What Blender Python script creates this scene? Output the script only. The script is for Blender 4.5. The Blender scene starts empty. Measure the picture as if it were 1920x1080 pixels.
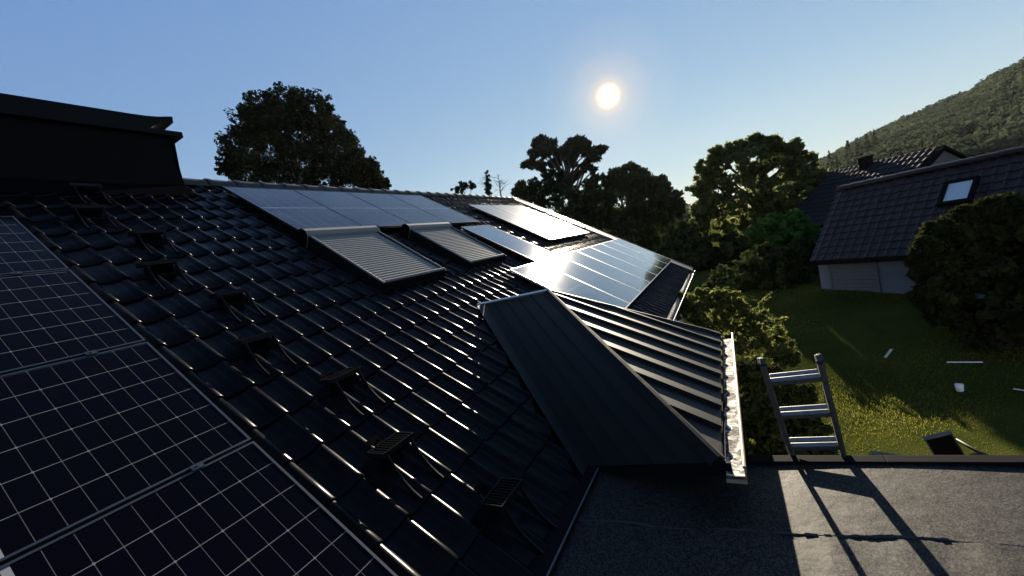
import bpy, math, random
import numpy as np
random.seed(7); rng = np.random.default_rng(11)
SC = bpy.context.scene
COL = SC.collection
PI = math.pi

# ------------------------------------------------------------------ camera
F_PX = 734.0
_r = np.array([1352-960, 392-540, F_PX]); _r /= np.linalg.norm(_r)            # along the ridge, away from us
_u = np.array([-735-960, -305-540, F_PX]); _u -= _r*(_u@_r); _u /= np.linalg.norm(_u)   # up the roof slope
_n = np.cross(_r, _u)
if _n[1] > 0: _n = -_n
PITCH = math.radians(34); D = 2.0
CP, SP = math.cos(PITCH), math.sin(PITCH)
_up = CP*_n + SP*_u; _in = CP*_u - SP*_n
M = np.array([_r, _in, _up])                 # world = M @ camera ray (x ridge-wards, y up-slope side, z up)
ZF = 2.6                                     # level of the flat roof above the lawn
ZC = ZF + D*CP
CAM = np.array([0, 0, ZC])
cam_d = bpy.data.cameras.new("camera"); cam = bpy.data.objects.new("camera", cam_d); COL.objects.link(cam)
cam_d.sensor_width = 36; cam_d.lens = F_PX/1920*36; cam_d.clip_start = 0.02; cam_d.clip_end = 20000
from mathutils import Matrix, Vector
cam.matrix_world = Matrix([[M[0,0], -M[0,1], -M[0,2], 0], [M[1,0], -M[1,1], -M[1,2], 0], [M[2,0], -M[2,1], -M[2,2], ZC], [0,0,0,1]])
SC.camera = cam

def w(x, y): return M @ np.array([x-960, y-540, F_PX])
def onx(x, y, X): q = w(x, y); return CAM + q*X/q[0]
def onz(x, y, z): q = w(x, y); return CAM + q*(z-ZC)/q[2]
def depth_px(P): return float((M.T @ (np.array(P)-CAM))[2])/F_PX     # metres per photo pixel at P

# ------------------------------------------------------------------ sky and sun
S = w(1140, 180); S /= np.linalg.norm(S)
ELEV = math.asin(S[2]); AZ = math.atan2(S[0], S[1])
SC.view_settings.view_transform = 'Standard'; SC.view_settings.look = 'None'
SC.view_settings.exposure = 1.8; SC.view_settings.gamma = 1.0
world = bpy.data.worlds.new("World"); SC.world = world; world.use_nodes = True
nt = world.node_tree; nt.nodes.clear()
def N(t, k, **kw):
    n = t.nodes.new(k)
    for a, b in kw.items(): setattr(n, a, b)
    return n
sky = N(nt, 'ShaderNodeTexSky', sky_type='NISHITA', sun_disc=False, sun_elevation=ELEV, sun_rotation=AZ,
        altitude=200, air_density=1.0, dust_density=0.0, ozone_density=1.0)
bg = N(nt, 'ShaderNodeBackground'); bg.inputs['Strength'].default_value = 0.10
# the sun's own disc and its aureole, as part of the sky
geo = N(nt, 'ShaderNodeTexCoord')
dot = N(nt, 'ShaderNodeVectorMath', operation='DOT_PRODUCT'); dot.inputs[1].default_value = tuple(S)
nt.links.new(geo.outputs['Generated'], dot.inputs[0])
acos = N(nt, 'ShaderNodeMath', operation='ARCCOSINE'); nt.links.new(dot.outputs['Value'], acos.inputs[0])
ramp = N(nt, 'ShaderNodeValToRGB'); mr = N(nt, 'ShaderNodeMapRange'); mr.inputs['From Max'].default_value = 0.16
nt.links.new(acos.outputs[0], mr.inputs['Value']); nt.links.new(mr.outputs[0], ramp.inputs[0])
els = ramp.color_ramp.elements
els[0].position = 0.0; els[0].color = (6, 5.9, 5.6, 1)
els[1].position = 1.0; els[1].color = (0, 0, 0, 1)
for p, c in ((0.100, (5, 4.8, 4.2, 1)), (0.130, (.9, .50, .09, 1)), (0.18, (.36, .19, .02, 1)), (0.30, (.17, .09, .008, 1)), (.6, (.045, .025, .003, 1))):
    e = els.new(p); e.color = c
bg2 = N(nt, 'ShaderNodeBackground'); nt.links.new(ramp.outputs[0], bg2.inputs[0]); bg2.inputs['Strength'].default_value = .36
add = N(nt, 'ShaderNodeAddShader'); wo = N(nt, 'ShaderNodeOutputWorld')
# the clear sky's own colours: evened out a little, as thin high haze does
sp = N(nt, 'ShaderNodeSeparateColor'); cb = N(nt, 'ShaderNodeCombineColor'); nt.links.new(sky.outputs[0], sp.inputs[0])
for i, (gm_, gn, th_) in enumerate(((.66, .70, .118), (.51, .745, .194), (.18, .765, .314))):
    a_ = N(nt, 'ShaderNodeMath', operation='MULTIPLY'); a_.inputs[1].default_value = .1; nt.links.new(sp.outputs[i], a_.inputs[0])
    p_ = N(nt, 'ShaderNodeMath', operation='POWER'); p_.inputs[1].default_value = gm_; nt.links.new(a_.outputs[0], p_.inputs[0])
    l_ = N(nt, 'ShaderNodeMath', operation='MULTIPLY'); l_.inputs[1].default_value = th_**gm_/th_; nt.links.new(a_.outputs[0], l_.inputs[0])
    m_ = N(nt, 'ShaderNodeMath', operation='MINIMUM'); nt.links.new(p_.outputs[0], m_.inputs[0]); nt.links.new(l_.outputs[0], m_.inputs[1])
    c_ = N(nt, 'ShaderNodeMath', operation='MULTIPLY'); c_.inputs[1].default_value = gn*10*.275; nt.links.new(m_.outputs[0], c_.inputs[0]); nt.links.new(c_.outputs[0], cb.inputs[i])
nt.links.new(cb.outputs[0], bg.inputs[0]); nt.links.new(bg.outputs[0], add.inputs[0]); nt.links.new(bg2.outputs[0], add.inputs[1])
nt.links.new(add.outputs[0], wo.inputs[0])
sun_d = bpy.data.lights.new("sun", 'SUN'); sun_d.energy = 5.0; sun_d.angle = math.radians(0.5); sun_d.color = (1, .86, .66)
sun = bpy.data.objects.new("sun", sun_d); COL.objects.link(sun)
sun.rotation_euler = Vector(S).to_track_quat('Z', 'Y').to_euler(); sun.location = (0, 0, 30)

# ------------------------------------------------------------------ helpers
class MB:
    """collects shapes into ONE mesh object"""
    def __init__(s): s.v = []; s.f = []; s.uv = []; s.mi = []; s.smooth = False; s.cur = 0
    def face(s, idx, uv=None): s.f.append(tuple(idx)); s.uv.append(uv); s.mi.append(s.cur)
    def poly(s, pts, uv=None):
        b = len(s.v); s.v += [tuple(map(float, p)) for p in pts]; s.face(range(b, b+len(pts)), uv)
    def hexa(s, p):     # 8 points: bottom 0-3, top 4-7
        b = len(s.v); s.v += [tuple(map(float, q)) for q in p]
        for q in ((3,2,1,0), (4,5,6,7), (0,1,5,4), (1,2,6,5), (2,3,7,6), (3,0,4,7)): s.face([b+i for i in q])
    def box(s, c, d, ax=None):
        c = np.array(c, float); d = np.array(d, float)/2
        A = np.eye(3) if ax is None else np.array(ax, float)
        P = []
        for z in (-1, 1):
            for x, y in ((-1,-1), (1,-1), (1,1), (-1,1)): P.append(c + A[0]*x*d[0] + A[1]*y*d[1] + A[2]*z*d[2])
        s.hexa(P)
    def extrude(s, prof, p0, p1, ax_a, ax_b, caps=True, closed=True):
        """profile (a,b) list swept from p0 to p1"""
        p0 = np.array(p0, float); p1 = np.array(p1, float); A = np.array(ax_a, float); B = np.array(ax_b, float); n = len(prof)
        b = len(s.v)
        for p in (p0, p1):
            for a, c in prof: s.v.append(tuple(p + A*a + B*c))
        for i in range(n if closed else n-1):
            j = (i+1) % n; s.face((b+i, b+j, b+n+j, b+n+i))
        if caps and closed: s.face([b+i for i in range(n)][::-1]); s.face([b+n+i for i in range(n)])
    def tube(s, pts, rad, k=6, cap=True):
        pts = [np.array(p, float) for p in pts]; m = len(pts)
        rad = [rad]*m if np.isscalar(rad) else rad
        b = len(s.v)
        ref = None
        for i, p in enumerate(pts):
            t = pts[min(i+1, m-1)] - pts[max(i-1, 0)]; t = t/(np.linalg.norm(t)+1e-9)
            if ref is None: ref = np.cross(t, [0,0,1.]) if abs(t[2]) < .9 else np.cross(t, [1.,0,0])
            ref = ref - t*(ref@t); ref /= np.linalg.norm(ref)+1e-9; o = np.cross(t, ref)
            for j in range(k):
                a = 2*PI*j/k; s.v.append(tuple(p + rad[i]*(math.cos(a)*ref + math.sin(a)*o)))
        for i in range(m-1):
            for j in range(k):
                j2 = (j+1) % k; s.face((b+i*k+j, b+i*k+j2, b+(i+1)*k+j2, b+(i+1)*k+j))
        if cap: s.face([b+j for j in range(k)][::-1]); s.face([b+(m-1)*k+j for j in range(k)])
    def build(s, name, mat, parent=None, smooth=None, bevel=0):
        me = bpy.data.meshes.new(name); me.from_pydata(s.v, [], s.f)
        for m_ in (mat if isinstance(mat, (list, tuple)) else [mat]): me.materials.append(m_)
        if any(s.mi): me.polygons.foreach_set('material_index', s.mi)
        if any(u is not None for u in s.uv):
            L = me.uv_layers.new(name='UVMap'); k = 0
            for f, u in zip(s.f, s.uv):
                for i in range(len(f)):
                    L.data[k].uv = u[i] if u is not None else (0, 0); k += 1
        if s.smooth if smooth is None else smooth:
            me.polygons.foreach_set('use_smooth', [True]*len(me.polygons))
        me.update()
        o = bpy.data.objects.new(name, me); COL.objects.link(o)
        if parent is not None:
            o.parent = parent; o.matrix_parent_inverse = parent_matrix(parent).inverted()
        if bevel:
            m = o.modifiers.new('bevel', 'BEVEL'); m.width = bevel; m.segments = 2; m.limit_method = 'ANGLE'
        return o
def parent_matrix(o):
    m = Matrix.LocRotScale(o.location, o.rotation_euler, o.scale)
    if o.parent is not None: m = parent_matrix(o.parent) @ o.matrix_parent_inverse @ m
    return m
def tag(o, label=None, cat=None, group=None, kind=None):
    for k, v in (('label', label), ('category', cat), ('group', group), ('kind', kind)):
        if v: o[k] = v
    return o
def thing(name, label, cat, loc=(0,0,0), group=None):
    o = bpy.data.objects.new(name, None); COL.objects.link(o); o.location = tuple(map(float, loc)); o.empty_display_size = .2
    return tag(o, label, cat, group)

# roof coordinates: a along the ridge, b up the slope, h above the tile crests
RA = np.array([1, 0, 0]); RB = np.array([0, CP, SP]); RH = np.array([0, -SP, CP])
R0 = np.array([0, D*SP, ZF])
def RP(a, b, h=0.): return R0 + RA*a + RB*b + RH*h
RAX = (RA, RB, RH)

# ------------------------------------------------------------------ materials
def mat(name, col=(.5,.5,.5), rough=.5, metal=0., spec=.5, noise=None, bump=None, coat=0., coat_rough=.05, rvar=None):
    """noise: (scale, colour2, lo, hi[, detail]); bump: (scale, strength, distance)"""
    m = bpy.data.materials.new(name); m.use_nodes = True; t = m.node_tree; p = t.nodes['Principled BSDF']
    p.inputs['Base Color'].default_value = (*col, 1); p.inputs['Roughness'].default_value = rough; p.inputs['Metallic'].default_value = metal
    p.inputs['Specular IOR Level'].default_value = spec; p.inputs['Coat Weight'].default_value = coat; p.inputs['Coat Roughness'].default_value = coat_rough
    tc = N(t, 'ShaderNodeTexCoord')
    if noise:
        nz = N(t, 'ShaderNodeTexNoise'); nz.inputs['Scale'].default_value = noise[0]; nz.inputs['Detail'].default_value = noise[4] if len(noise) > 4 else 5
        t.links.new(tc.outputs['Object'], nz.inputs['Vector'])
        r = N(t, 'ShaderNodeMapRange'); r.inputs['From Min'].default_value = noise[2]; r.inputs['From Max'].default_value = noise[3]
        t.links.new(nz.outputs['Fac'], r.inputs['Value'])
        mx = N(t, 'ShaderNodeMix', data_type='RGBA'); mx.inputs['A'].default_value = (*col, 1); mx.inputs['B'].default_value = (*noise[1], 1)
        t.links.new(r.outputs[0], mx.inputs['Factor']); t.links.new(mx.outputs['Result'], p.inputs['Base Color'])
    if rvar:
        rn = N(t, 'ShaderNodeTexNoise'); rn.inputs['Scale'].default_value = rvar[0]; rn.inputs['Detail'].default_value = 6; t.links.new(tc.outputs['Object'], rn.inputs['Vector'])
        rm = N(t, 'ShaderNodeMapRange'); rm.inputs['From Min'].default_value = .3; rm.inputs['From Max'].default_value = .7; rm.inputs['To Min'].default_value = rvar[1]; rm.inputs['To Max'].default_value = rvar[2]
        t.links.new(rn.outputs['Fac'], rm.inputs['Value']); t.links.new(rm.outputs[0], p.inputs['Roughness'])
    if bump:
        nb = N(t, 'ShaderNodeTexNoise'); nb.inputs['Scale'].default_value = bump[0]; nb.inputs['Detail'].default_value = 4
        t.links.new(tc.outputs['Object'], nb.inputs['Vector'])
        b = N(t, 'ShaderNodeBump'); b.inputs['Strength'].default_value = bump[1]; b.inputs['Distance'].default_value = bump[2]
        t.links.new(nb.outputs['Fac'], b.inputs['Height']); t.links.new(b.outputs[0], p.inputs['Normal'])
    return m
def leaf_mat(name, c1, c2, trans=.35, tcol=None):
    m = bpy.data.materials.new(name); m.use_nodes = True; t = m.node_tree; t.nodes.remove(t.nodes['Principled BSDF'])
    out = t.nodes['Material Output']
    at = N(t, 'ShaderNodeAttribute', attribute_name='tint')
    mx = N(t, 'ShaderNodeMix', data_type='RGBA'); mx.inputs['A'].default_value = (*c1, 1); mx.inputs['B'].default_value = (*c2, 1)
    t.links.new(at.outputs['Fac'], mx.inputs['Factor'])
    d = N(t, 'ShaderNodeBsdfDiffuse'); t.links.new(mx.outputs['Result'], d.inputs['Color'])
    tr = N(t, 'ShaderNodeBsdfTranslucent')
    if tcol:
        tr.inputs[0].default_value = (*tcol, 1)
    else: t.links.new(mx.outputs['Result'], tr.inputs[0])
    ms = N(t, 'ShaderNodeMixShader'); ms.inputs[0].default_value = trans
    t.links.new(d.outputs[0], ms.inputs[1]); t.links.new(tr.outputs[0], ms.inputs[2]); t.links.new(ms.outputs[0], out.inputs[0])
    return m
M_TILE = mat('black_glazed_tile', (.002,.002,.003), .30, spec=.08, noise=(14, (.004,.004,.005), .35, .7), bump=(60, .12, .003), rvar=(5, .19, .35))
M_RIDGE = mat('ridge_tile', (.02,.021,.022), .45, spec=.4, noise=(8, (.035,.035,.034), .4, .7))
M_FLASH = mat('dark_flashing', (.006,.006,.007), .8, spec=.05)
M_MATTE = mat('matte_black', (.004,.004,.0045), .9, spec=0.)
M_VERGE = mat('verge_sheet', (.09,.095,.10), .42, metal=.3, noise=(2.5, (.05,.052,.055), .35, .65))
M_FRAME = mat('panel_frame_black', (.10,.105,.115), .35, metal=.9)
M_FRAME_S = mat('panel_frame_silver', (.62,.63,.64), .35, metal=.8)
M_ALU = mat('ladder_aluminium', (.20,.205,.21), .45, metal=.8, noise=(30, (.14,.145,.15), .4, .7))
M_STEP = mat('black_coated_steel', (.004,.004,.005), .42, spec=.18)
M_SHUT = mat('shutter_grey', (.20,.198,.185), .5, spec=.3)
M_SHUTBOX = mat('shutter_box_grey', (.20,.20,.19), .5, spec=.3)
M_CHIM = mat('slate_cladding', (.004,.004,.004), .85, spec=.1, noise=(5, (.007,.007,.007), .4, .7))
M_CHIMCAP = mat('chimney_sheet', (.006,.006,.006), .7, spec=.15)
M_WALL = mat('render_wall', (.55,.54,.50), .85, noise=(3, (.42,.42,.40), .4, .75))
M_NWALL = mat('neighbour_wall', (.14,.165,.21), .85, noise=(1.5, (.10,.12,.15), .4, .75))  # bluish shade on the white wall put into its base colour
M_SHEET = mat('coated_sheet_metal', (.010,.012,.0115), .52, spec=.15, noise=(1.7, (.008,.0095,.0092), .4, .7), bump=(2.2, .25, .012))
M_GUTTER = mat('gutter_zinc', (.36,.27,.18), .5, metal=.25, noise=(7, (.27,.2,.13), .4, .7))
M_GUTIN = mat('gutter_dirt', (.42,.42,.40), .8, noise=(16, (.012,.012,.010), .44, .52, 8), bump=(40, .6, .01))
M_NTILE = mat('brown_roof_tile', (.017,.010,.010), .42, spec=.25, noise=(3, (.028,.018,.017), .35, .7))
M_GLASS = mat('window_glass', (.02,.025,.03), .04, spec=.8)
M_BARK = mat('bark', (.035,.027,.02), .9, noise=(9, (.055,.045,.035), .4, .7), bump=(18, .5, .03))
M_WHITE = mat('white_plastic', (.8,.8,.78), .5)
M_WOODW = mat('pale_wood', (.62,.58,.50), .7, noise=(20, (.5,.45,.38), .4, .7))
M_BLACKB = mat('black_board', (.012,.012,.013), .6)

def glass_cells(name, line=.35, base=(.006,.0065,.012), nu=20, nv=6, W=1.722, H=1.134, lw=(.0011,.0018), mid=True, rough=.10, dust=.0, midw=.012, line_col=(.62,.64,.66), spec=.5, film=0., film_rough=.42):
    """solar cells under glass: uv in metres, u along the long side"""
    m = bpy.data.materials.new(name); m.use_nodes = True; t = m.node_tree; p = t.nodes['Principled BSDF']
    uv = N(t, 'ShaderNodeUVMap'); sx = N(t, 'ShaderNodeSeparateXYZ'); t.links.new(uv.outputs[0], sx.inputs[0])
    def math_(op, a, b=None):
        n = N(t, 'ShaderNodeMath', operation=op)
        for i, q in enumerate((a, b)):
            if q is None: continue
            if isinstance(q, (int, float)): n.inputs[i].default_value = q
            else: t.links.new(q, n.inputs[i])
        return n.outputs[0]
    def lines(c, step, wd):
        fr = math_('FRACT', math_('ADD', math_('DIVIDE', c, step), .5)); ds = math_('MULTIPLY', math_('ABSOLUTE', math_('SUBTRACT', fr, .5)), step)
        return math_('LESS_THAN', ds, wd), ds
    su, sv = W/nu, H/nv
    lu, du = lines(sx.outputs[0], su, lw[0]); lv, dv = lines(sx.outputs[1], sv, lw[1])
    lu2, du2 = lines(sx.outputs[0], su*2, lw[0])
    corner = math_('LESS_THAN', math_('ADD', du2, dv), .0075)
    k = math_('MAXIMUM', math_('MULTIPLY', lu, .55), lv); k = math_('MAXIMUM', k, corner)
    if mid:
        md = math_('LESS_THAN', math_('ABSOLUTE', math_('SUBTRACT', sx.outputs[0], W/2)), midw); k = math_('MAXIMUM', k, math_('MULTIPLY', md, 1.6))
    k = math_('MULTIPLY', k, line)
    tc = N(t, 'ShaderNodeTexCoord'); nz = N(t, 'ShaderNodeTexNoise'); nz.inputs['Scale'].default_value = 1.6; nz.inputs['Detail'].default_value = 6
    t.links.new(tc.outputs['Object'], nz.inputs['Vector'])
    mx = N(t, 'ShaderNodeMix', data_type='RGBA'); mx.inputs['A'].default_value = (*base, 1); mx.inputs['B'].default_value = (*line_col, 1)
    t.links.new(k, mx.inputs['Factor'])
    if dust:
        d2 = N(t, 'ShaderNodeMapRange'); d2.inputs['From Min'].default_value = .45; d2.inputs['From Max'].default_value = .8; d2.inputs['To Max'].default_value = dust
        t.links.new(nz.outputs['Fac'], d2.inputs['Value'])
        m2 = N(t, 'ShaderNodeMix', data_type='RGBA'); m2.inputs['B'].default_value = (.4,.4,.38,1)
        t.links.new(d2.outputs[0], m2.inputs['Factor']); t.links.new(mx.outputs['Result'], m2.inputs['A']); t.links.new(m2.outputs['Result'], p.inputs['Base Color'])
    else: t.links.new(mx.outputs['Result'], p.inputs['Base Color'])
    rr = N(t, 'ShaderNodeMapRange'); rr.inputs['From Min'].default_value = .3; rr.inputs['From Max'].default_value = .75
    rr.inputs['To Min'].default_value = rough*.75; rr.inputs['To Max'].default_value = rough*1.5
    t.links.new(nz.outputs['Fac'], rr.inputs['Value']); t.links.new(rr.outputs[0], p.inputs['Roughness'])
    p.inputs['Specular IOR Level'].default_value = spec
    p.inputs['Coat Weight'].default_value = film; p.inputs['Coat Roughness'].default_value = film_rough
    return m
M_CELL_FG = glass_cells('solar_cells_near', line=.22, rough=.10, spec=.05, base=(.0015,.0015,.004))
M_CELL_P = glass_cells('solar_cells_portrait', line=.22, W=1.76, H=1.08, rough=.09, dust=.07, midw=.008, spec=.42, film=.03)
M_CELL_B = glass_cells('solar_cells_lower', line=.22, W=1.76, H=1.08, rough=.07, dust=.07, midw=.008, spec=1.0, film=1.0, film_rough=.10)
M_COLL = glass_cells('collector_glass', line=.0, W=2.5, H=1.08, mid=False, rough=.13, base=(.012,.012,.016), dust=.12, spec=.8, film=.22)

# ------------------------------------------------------------------ ground: lawn
def gz(x, y):
    t = np.clip((np.asarray(x, float)-9.0)/7.0, 0, 1); t = t*t*(3-2*t)
    s = np.clip((np.asarray(x, float)-30)/60, 0, 1)
    return 1.0*t + .4*s*s*(3-2*s)
def grid_mesh(name, xs, ys, zf, m, smooth=True):
    X, Y = np.meshgrid(xs, ys, indexing='ij'); Z = zf(X, Y)
    V = np.stack([X, Y, Z], -1).reshape(-1, 3); nx, ny = len(xs), len(ys)
    i = np.arange(nx-1)[:, None]*ny + np.arange(ny-1)[None, :]
    Fq = np.stack([i, i+ny, i+ny+1, i+1], -1).reshape(-1, 4)
    me = bpy.data.meshes.new(name); me.from_pydata(V.tolist(), [], Fq.tolist()); me.materials.append(m)
    if smooth: me.polygons.foreach_set('use_smooth', [True]*len(me.polygons))
    o = bpy.data.objects.new(name, me); COL.objects.link(o); return o
M_LAWN = mat('lawn', (.034,.043,.010), .95, spec=0., noise=(1.3, (.058,.063,.014), .35, .7, 8), bump=(45, .8, .03))
xs = np.concatenate([np.linspace(-300, -30, 12), np.linspace(-20, 40, 121), np.linspace(50, 1000, 20)])
ys = np.concatenate([np.linspace(-800, -60, 20), np.linspace(-45, 45, 91), np.linspace(60, 800, 20)])
lawn = grid_mesh('lawn', xs, ys, lambda X, Y: gz(X, Y) + .03*np.sin(X*1.3+Y*.7)*np.exp(-((X-10)/9)**2), M_LAWN); tag(lawn, kind='structure')

# ------------------------------------------------------------------ vegetation helpers
def leaf_cloud(name, m, centers, radii, per, size, parent=None, flat=.8, tint=None, aspect=1.7, shell=.35, up=0.0):
    """leaf-sized quads scattered in many little clumps; one mesh"""
    centers = np.asarray(centers, float); radii = np.asarray(radii, float)
    n = len(centers)*per
    idx = np.repeat(np.arange(len(centers)), per)
    d = rng.normal(size=(n, 3)); d /= np.linalg.norm(d, axis=1)[:, None]
    rad = (shell + (1-shell)*rng.random(n)**.6)*radii[idx]
    P = centers[idx] + d*rad[:, None]*np.array([1, 1, flat])
    t = rng.normal(size=(n, 3)); t[:, 2] += up; t /= np.linalg.norm(t, axis=1)[:, None]
    b = np.cross(t, rng.normal(size=(n, 3))); b /= np.linalg.norm(b, axis=1)[:, None]
    nn = np.cross(t, b)
    sz = size*(.6 + .8*rng.random(n))
    L = t*sz[:, None]*.5*aspect; Wd = b*sz[:, None]*.5; K = nn*sz[:, None]*.12
    V = np.stack([P-L, P+Wd-K*0+K, P+L, P-Wd+K], 1).reshape(-1, 3)
    me = bpy.data.meshes.new(name)
    me.vertices.add(4*n); me.vertices.foreach_set('co', V.ravel())
    me.loops.add(4*n); me.loops.foreach_set('vertex_index', np.arange(4*n, dtype=np.int32))
    me.polygons.add(n); me.polygons.foreach_set('loop_start', np.arange(n, dtype=np.int32)*4)
    me.update(calc_edges=True); me.materials.append(m)
    a = me.attributes.new('tint', 'FLOAT', 'FACE')
    ct = rng.random(len(centers)) if tint is None else np.asarray(tint)
    a.data.foreach_set('value', np.clip(ct[idx]*.7 + rng.random(n)*.3, 0, 1).astype(np.float32))
    o = bpy.data.objects.new(name, me); COL.objects.link(o)
    if parent is not None: o.parent = parent; o.matrix_parent_inverse = parent_matrix(parent).inverted()
    return o
def clumps(lobes, n_each, size_f=.28, keep=1.0, flat=.9, rag=.12):
    """little clump centres over the skin and inside of big lobes (x,y,z,r)"""
    C = []; R = []
    for (x, y, z, r) in lobes:
        k = int(n_each*max(.4, (r/1.0)**1.3)) if n_each < 0 else n_each
        for _ in range(k):
            d = rng.normal(size=3); d /= np.linalg.norm(d)
            q = r*(.35 + .65*rng.random()**.45)*(1+.3*rng.random() if rng.random() < rag else 1)
            C.append((x+d[0]*q, y+d[1]*q, z+d[2]*q*flat)); R.append(r*size_f*(.6+.8*rng.random()))
    return C, R
def px_lobes(X, L, spread=.5):
    """crown lobes given where the photo shows them, put at distance X along the ground; each gets its own depth"""
    out = []
    for l in L:
        px, py, rp = l[:3]; dx = l[3] if len(l) > 3 else 0
        P = onx(px, py, X); r = rp*depth_px(P)
        P = onx(px, py, X + (dx if dx else (rng.random()-.5)*2*spread*r)); out.append((*P, rp*depth_px(P)))
    return out
def tree(name, label, cat, lobes, m, per=26, nclump=38, size=.17, group=None, trunk=True, base=None, trunk_r=.22, cf=.28, flat=.9, limbs=7, aspect=1.7, up=0, crown='crown', shell=.35, rag=.16):
    A = np.array(lobes); c = (A[:, :3]*A[:, 3:4]).sum(0)/A[:, 3].sum()
    bx, by = (c[0], c[1]) if base is None else base
    zb = float(gz(bx, by))
    t = thing(name, label, cat, (bx, by, zb), group)
    C, R = clumps(lobes, nclump, cf, flat=flat, rag=rag)
    C = np.array(C); ok = C[:, 2] > zb + .05; C = C[ok]; R = np.array(R)[ok]
    leaf_cloud(crown, m, C, R, per, size, t, aspect=aspect, up=up, shell=shell)
    if trunk:
        b = MB(); b.smooth = True
        top = c + np.array([0, 0, .35*(A[:, 2].max()-c[2])])
        fork = np.array([bx*.6+c[0]*.4, by*.6+c[1]*.4, zb+(c[2]-zb)*.55])
        b.tube([(bx, by, zb-.15), (bx, by, zb+.3*(fork[2]-zb)), fork, (fork+top)/2+rng.normal(size=3)*.1, top], [trunk_r*1.25, trunk_r, trunk_r*.8, trunk_r*.5, trunk_r*.15], 8)
        order = rng.permutation(len(lobes))[:limbs]
        for i in order:
            e = A[i, :3]; s0 = fork + (top-fork)*rng.random()*.6
            mid = (s0+e)/2 + np.array([0, 0, .12*np.linalg.norm(e-s0)]) + rng.normal(size=3)*.08
            b.tube([s0, mid, e], [trunk_r*.38, trunk_r*.24, trunk_r*.08], 6)
            for _ in range(3):
                e2 = e + np.clip(rng.normal(size=3), -1, 1)*A[i, 3]*.4; b.tube([mid+(e-mid)*rng.random(), (mid+e2)/2*.3+e2*.7*1.0+(e-mid)*0, e2], [trunk_r*.14, trunk_r*.09, trunk_r*.03], 5)
        b.build('trunk', M_BARK, t)
    return t

# ------------------------------------------------------------------ the tiled house
A0, A1 = -1.2, 13.6; B1 = 6.72; TW, TG = 0.2, 0.354
house = thing('tiled_house', 'black tiled house in front whose long roof carries rows of solar panels', 'house', (6, 4, 0))
def tile_profile():
    # one tile: broad shallow pan, then a rounded roll near its far side
    pts = []
    for i in range(13):
        t = i/12
        if t < .56: h = -.030 + .006*math.cos(t/.56*PI)*-1 - .0 + .004*(1-math.cos(t/.56*2*PI))*-.5
        else:
            q = (t-.56)/.44; h = -.033 + .034*math.sin(q*PI)**.85 if 0 < q < 1 else -.033
        pts.append((t*TW, h))
    return pts
PROF = tile_profile()
b = MB(); b.smooth = True
ncol = int(round((A1-A0)/TW)); nrow = int(math.ceil(B1/TG))
NA = len(PROF); LIFT = .017
V = []; Fc = []
rt = np.random.default_rng(3)
for c in range(ncol):
    a0 = A0 + c*TW
    for q in range(nrow):
        b0 = 0.02 + q*TG; b1 = min(b0+TG+.03, B1+.02)
        jb = rt.normal()*.0035; jh = rt.normal()*.0016; tw = rt.normal()*.0028
        base = len(V)
        # rows along the slope: front foot, front lip, a little behind, upper end
        for (bb, lift, ) in ((b0+.002, -.022), (b0, LIFT-.004), (b0+.006, LIFT), (b0+TG*.5, LIFT*.5), (b1, -.002)):
            for i, (pa, ph) in enumerate(PROF):
                V.append(tuple(RP(a0+pa, bb+jb, (ph+lift+jh+tw*(i/12-.5)) if lift > -.02 else ph-.006)))
        for r_ in range(4):
            for i in range(NA-1):
                k = base+r_*NA+i; Fc.append((k, k+1, k+NA+1, k+NA))
b.v = V; b.f = Fc; b.uv = [None]*len(Fc); b.mi = [0]*len(Fc)
roof = b.build('roof', M_TILE, house)
# smooth sweep along the tile, crisp at the lip
me = roof.data
# under-roof board so that nothing shows through the tile gaps, and the far slope
b = MB()
b.hexa([RP(A0,0,-.16), RP(A1-.02,0,-.16), RP(A1-.02,B1,-.16), RP(A0,B1,-.16), RP(A0,0,-.055), RP(A1-.02,0,-.055), RP(A1-.02,B1,-.055), RP(A0,B1,-.055)])
RT = RP(0, B1, -.055); yr, zr = RT[1], RT[2]
b.hexa([(A0,yr,zr-.12), (A1,yr,zr-.12), (A1,yr+5.8,zr-.12-4), (A0,yr+5.8,zr-.12-4), (A0,yr,zr), (A1,yr,zr), (A1,yr+5.8,zr-4), (A0,yr+5.8,zr-4)])
b.build('roof_deck', M_FLASH, roof)
# ridge tiles
b = MB(); b.smooth = False
x = 2.9
while x < A1+.05:
    L = .40
    prof = [(.14*math.cos(t), .105*math.sin(t)) for t in np.linspace(-.25, PI+.25, 11)]
    p0 = RP(x, B1, -.03); p1 = RP(min(x+L+.04, A1+.08), B1, -.045); p0[1] += .02; p1[1] += .02
    n0 = len(b.v)
    b.extrude(prof, p0, p1, (0,1,0), (0,0,1), caps=False, closed=False)
    prof2 = [(a*1.06, c*1.08) for a, c in prof]
    b.extrude(prof2, p0, p0+np.array([.05,0,.001]), (0,1,0), (0,0,1), caps=True)
    x += L
rd = b.build('ridge_tiles', M_RIDGE, roof, smooth=False)
# verge sheet on the far gable edge
b = MB()
b.hexa([RP(A1-.34,-.04,.012), RP(A1+.04,-.04,.012), RP(A1+.04,B1,.012), RP(A1-.34,B1,.012), RP(A1-.34,-.04,.03), RP(A1+.04,-.04,.05), RP(A1+.04,B1,.05), RP(A1-.34,B1,.03)])
b.hexa([RP(A1+.042,-.04,-.2), RP(A1+.075,-.04,-.2), RP(A1+.075,B1,-.2), RP(A1+.042,B1,-.2), RP(A1+.042,-.04,.06), RP(A1+.075,-.04,.06), RP(A1+.075,B1,.06), RP(A1+.042,B1,.06)])
for bb in (1.9, 3.7, 5.3): b.box(RP(A1-.15, bb, .052), (.4, .07, .012), RAX)
b.build('verge_flashing', M_VERGE, house)
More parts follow.
